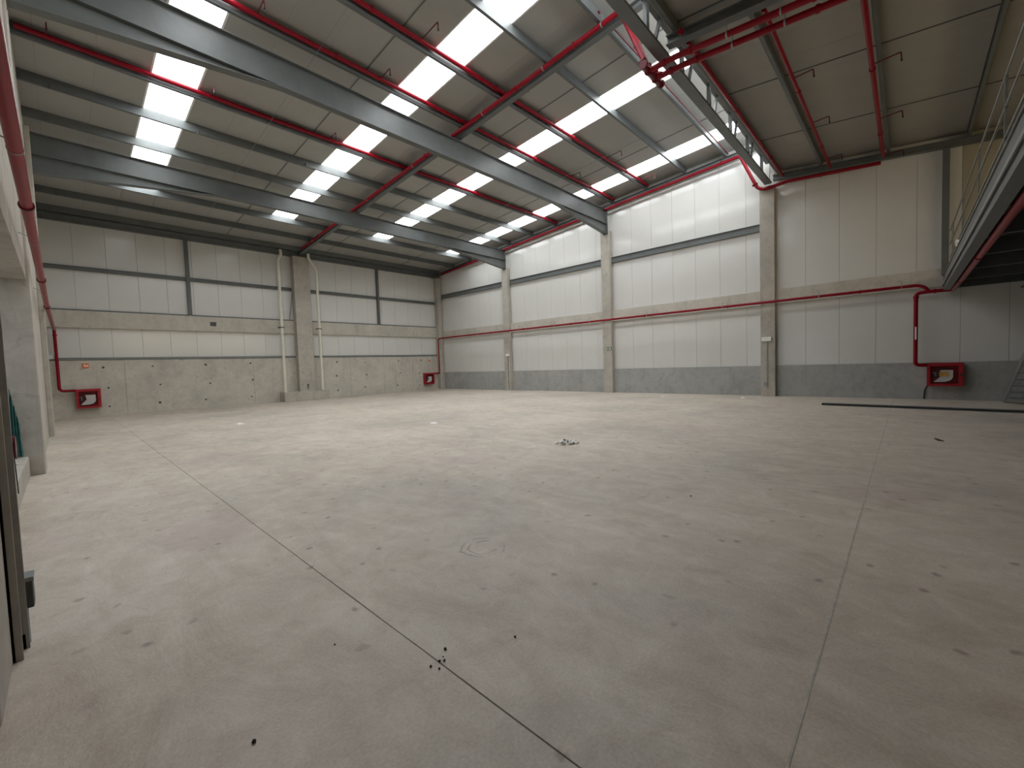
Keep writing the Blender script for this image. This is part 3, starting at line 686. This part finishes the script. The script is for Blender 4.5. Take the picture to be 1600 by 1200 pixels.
for x, y, s, lab in ((7.14, 9.78, .22, 'white scrap lying beyond the rubble heap, toward the back wall'), (3.78, 15.49, .22, 'white scrap on floor in front of the left hose cabinet'),
                     (17.46, 7.59, .16, 'tiny pale scrap near the gable wall, left of lattice beam column'), (17.85, 4.62, .14, 'tiny pale scrap just in front of the lattice beam column'),
                     ):
    m = MB()
    pts = []
    for k in range(9):
        a = k*2*math.pi/9; q = s*rnd.uniform(.35, 1); pts.append((x+q*math.cos(a)*.75, y+q*math.sin(a)*.75, .004+rnd.uniform(0, .03)))
    m.add(pts+[(x, y, .05)]+[(p[0], p[1], 0) for p in pts], [(k, (k+1) % 9, 9) for k in range(9)]+[(k, (k+1) % 9, 10+(k+1) % 9, 10+k) for k in range(9)]+[tuple(range(18, 9, -1))])
    tag(m.build('paper_scrap', 'paper'), lab, 'litter', 'pale scraps on the floor')
for i, (x, y, r, lab) in enumerate(((1.395, 1.90, .010, None), (1.315, 1.845, .009, None), (1.335, 1.83, .008, None), (1.26, 1.85, .008, None), (1.28, 1.80, .007, None), (1.35, 1.86, .005, None),
        (1.73, 1.67, .008, 'lone dark crumb right of the crack crumbs'), (.48, 2.06, .011, 'dark crumb at lower left of the floor'), (1.00, 2.43, .006, 'dark crumb left of the long floor cut'),
        (4.9, 1.82, .012, 'dark pebble midway to the right wall'), (.60, 1.70, .008, 'dark crumb near the camera, left of the long cut'),)):
    o = chunk((x, y, r*.6), r, 40+i, .8, 7).build('crumb', 'soil')
    tag(o, lab or 'tiny dark crumb beside the long floor cut', 'crumb', 'dark crumbs by the floor cut' if lab is None else 'single dark crumbs')
o = MB().extr([(10.42, -.48, 0), (10.66, -.40, 0), (10.68, -.36, 0), (10.46, -.40, 0)], (0, 0, .012)).build('wood_splinter', 'soil'); tag(o, 'dark flat splinter on floor in front of the gallery', 'splinter')

# ------------------------------------------------------------------ left opening: kerb, door post, odds and ends
kb = MB().box(-.78, -.45, 3.95, 10.78, 0, .34).build('kerb', 'concrete', None, .02); tag(kb, 'low rough concrete kerb along the left opening', 'kerb', None)
for i in range(14):
    y = 4.6+i*.43
    chunk((-.6+random.uniform(-.1, .08), y+random.uniform(-.1, .1), .355), random.uniform(.02, .05), 80+i, .5).build('mortar_lump', 'beam_concrete', kb)
o = MB(); o.tube([(-.6, 9.4, .34), (-.6, 9.4, .52), (-.6, 9.4, .56), (-.6, 9.4, .66)], [.08, .08, .04, .035], 14); o = o.build('bottle', 'white'); tag(o, 'white plastic bottle standing on the left kerb', 'bottle')
o = MB()
for k in range(7):
    o.extr([(-.62+.018*k, 10.62+.03*(k % 2), .36), (-.62+.018*(k+1), 10.62+.03*((k+1) % 2), .36), (-.60+.012*(k+1), 10.66+.03*((k+1) % 2), 1.45-.09*k), (-.60+.012*k, 10.66+.03*(k % 2), 1.5-.09*k)], (0, .008, 0))
tag(o.build('plastic_sheet', 'teal'), 'teal plastic sheet hanging against the broad left pier', 'plastic sheet')
t = thing('door_post', 'grey steel guide post with boxes at the left edge', 'door post', (-.25, 3.8, 0))
m = MB(); m.box(-.30, -.27, 3.70, 3.86, 0, 8.0); m.box(-.30, -.22, 3.84, 3.86, .0, 8.0); m.box(-.30, -.24, 3.70, 3.715, .0, 8.0)
m.build('guide_rail', 'post_grey', t)
MB().box(-.27, -.262, 3.765, 3.785, .0, 8.0).build('slot', 'black', t)
MB().box(-.265, -.19, 3.86, 3.98, .23, .41).build('switch_box', 'dark_steel', t, .008)
MB().box(-.268, -.185, 3.855, 3.985, .395, .42).build('box_lid', 'galv', t)
MB().tube([(-.23, 3.92, .0), (-.23, 3.92, .24)], .012, 8).build('conduit', 'galv', t)
MB().box(-.27, -.225, 3.87, 3.97, 1.13, 1.28).build('latch_box', 'galv', t, .006)
MB().ring((-.225, 3.92, 1.205), (1, 0, 0), .07, .03, 18).build('latch_cover', 'dark_red', t)
for k, x in enumerate((-.235, -.222)): MB().tube([(x, 3.93, 1.15), (x+.004, 3.94, .92)], .003, 6).build('cable', 'black', t)
MB().box(-.28, -.235, 3.84, 3.90, .0, .09).build('foot_plate', 'white', t)
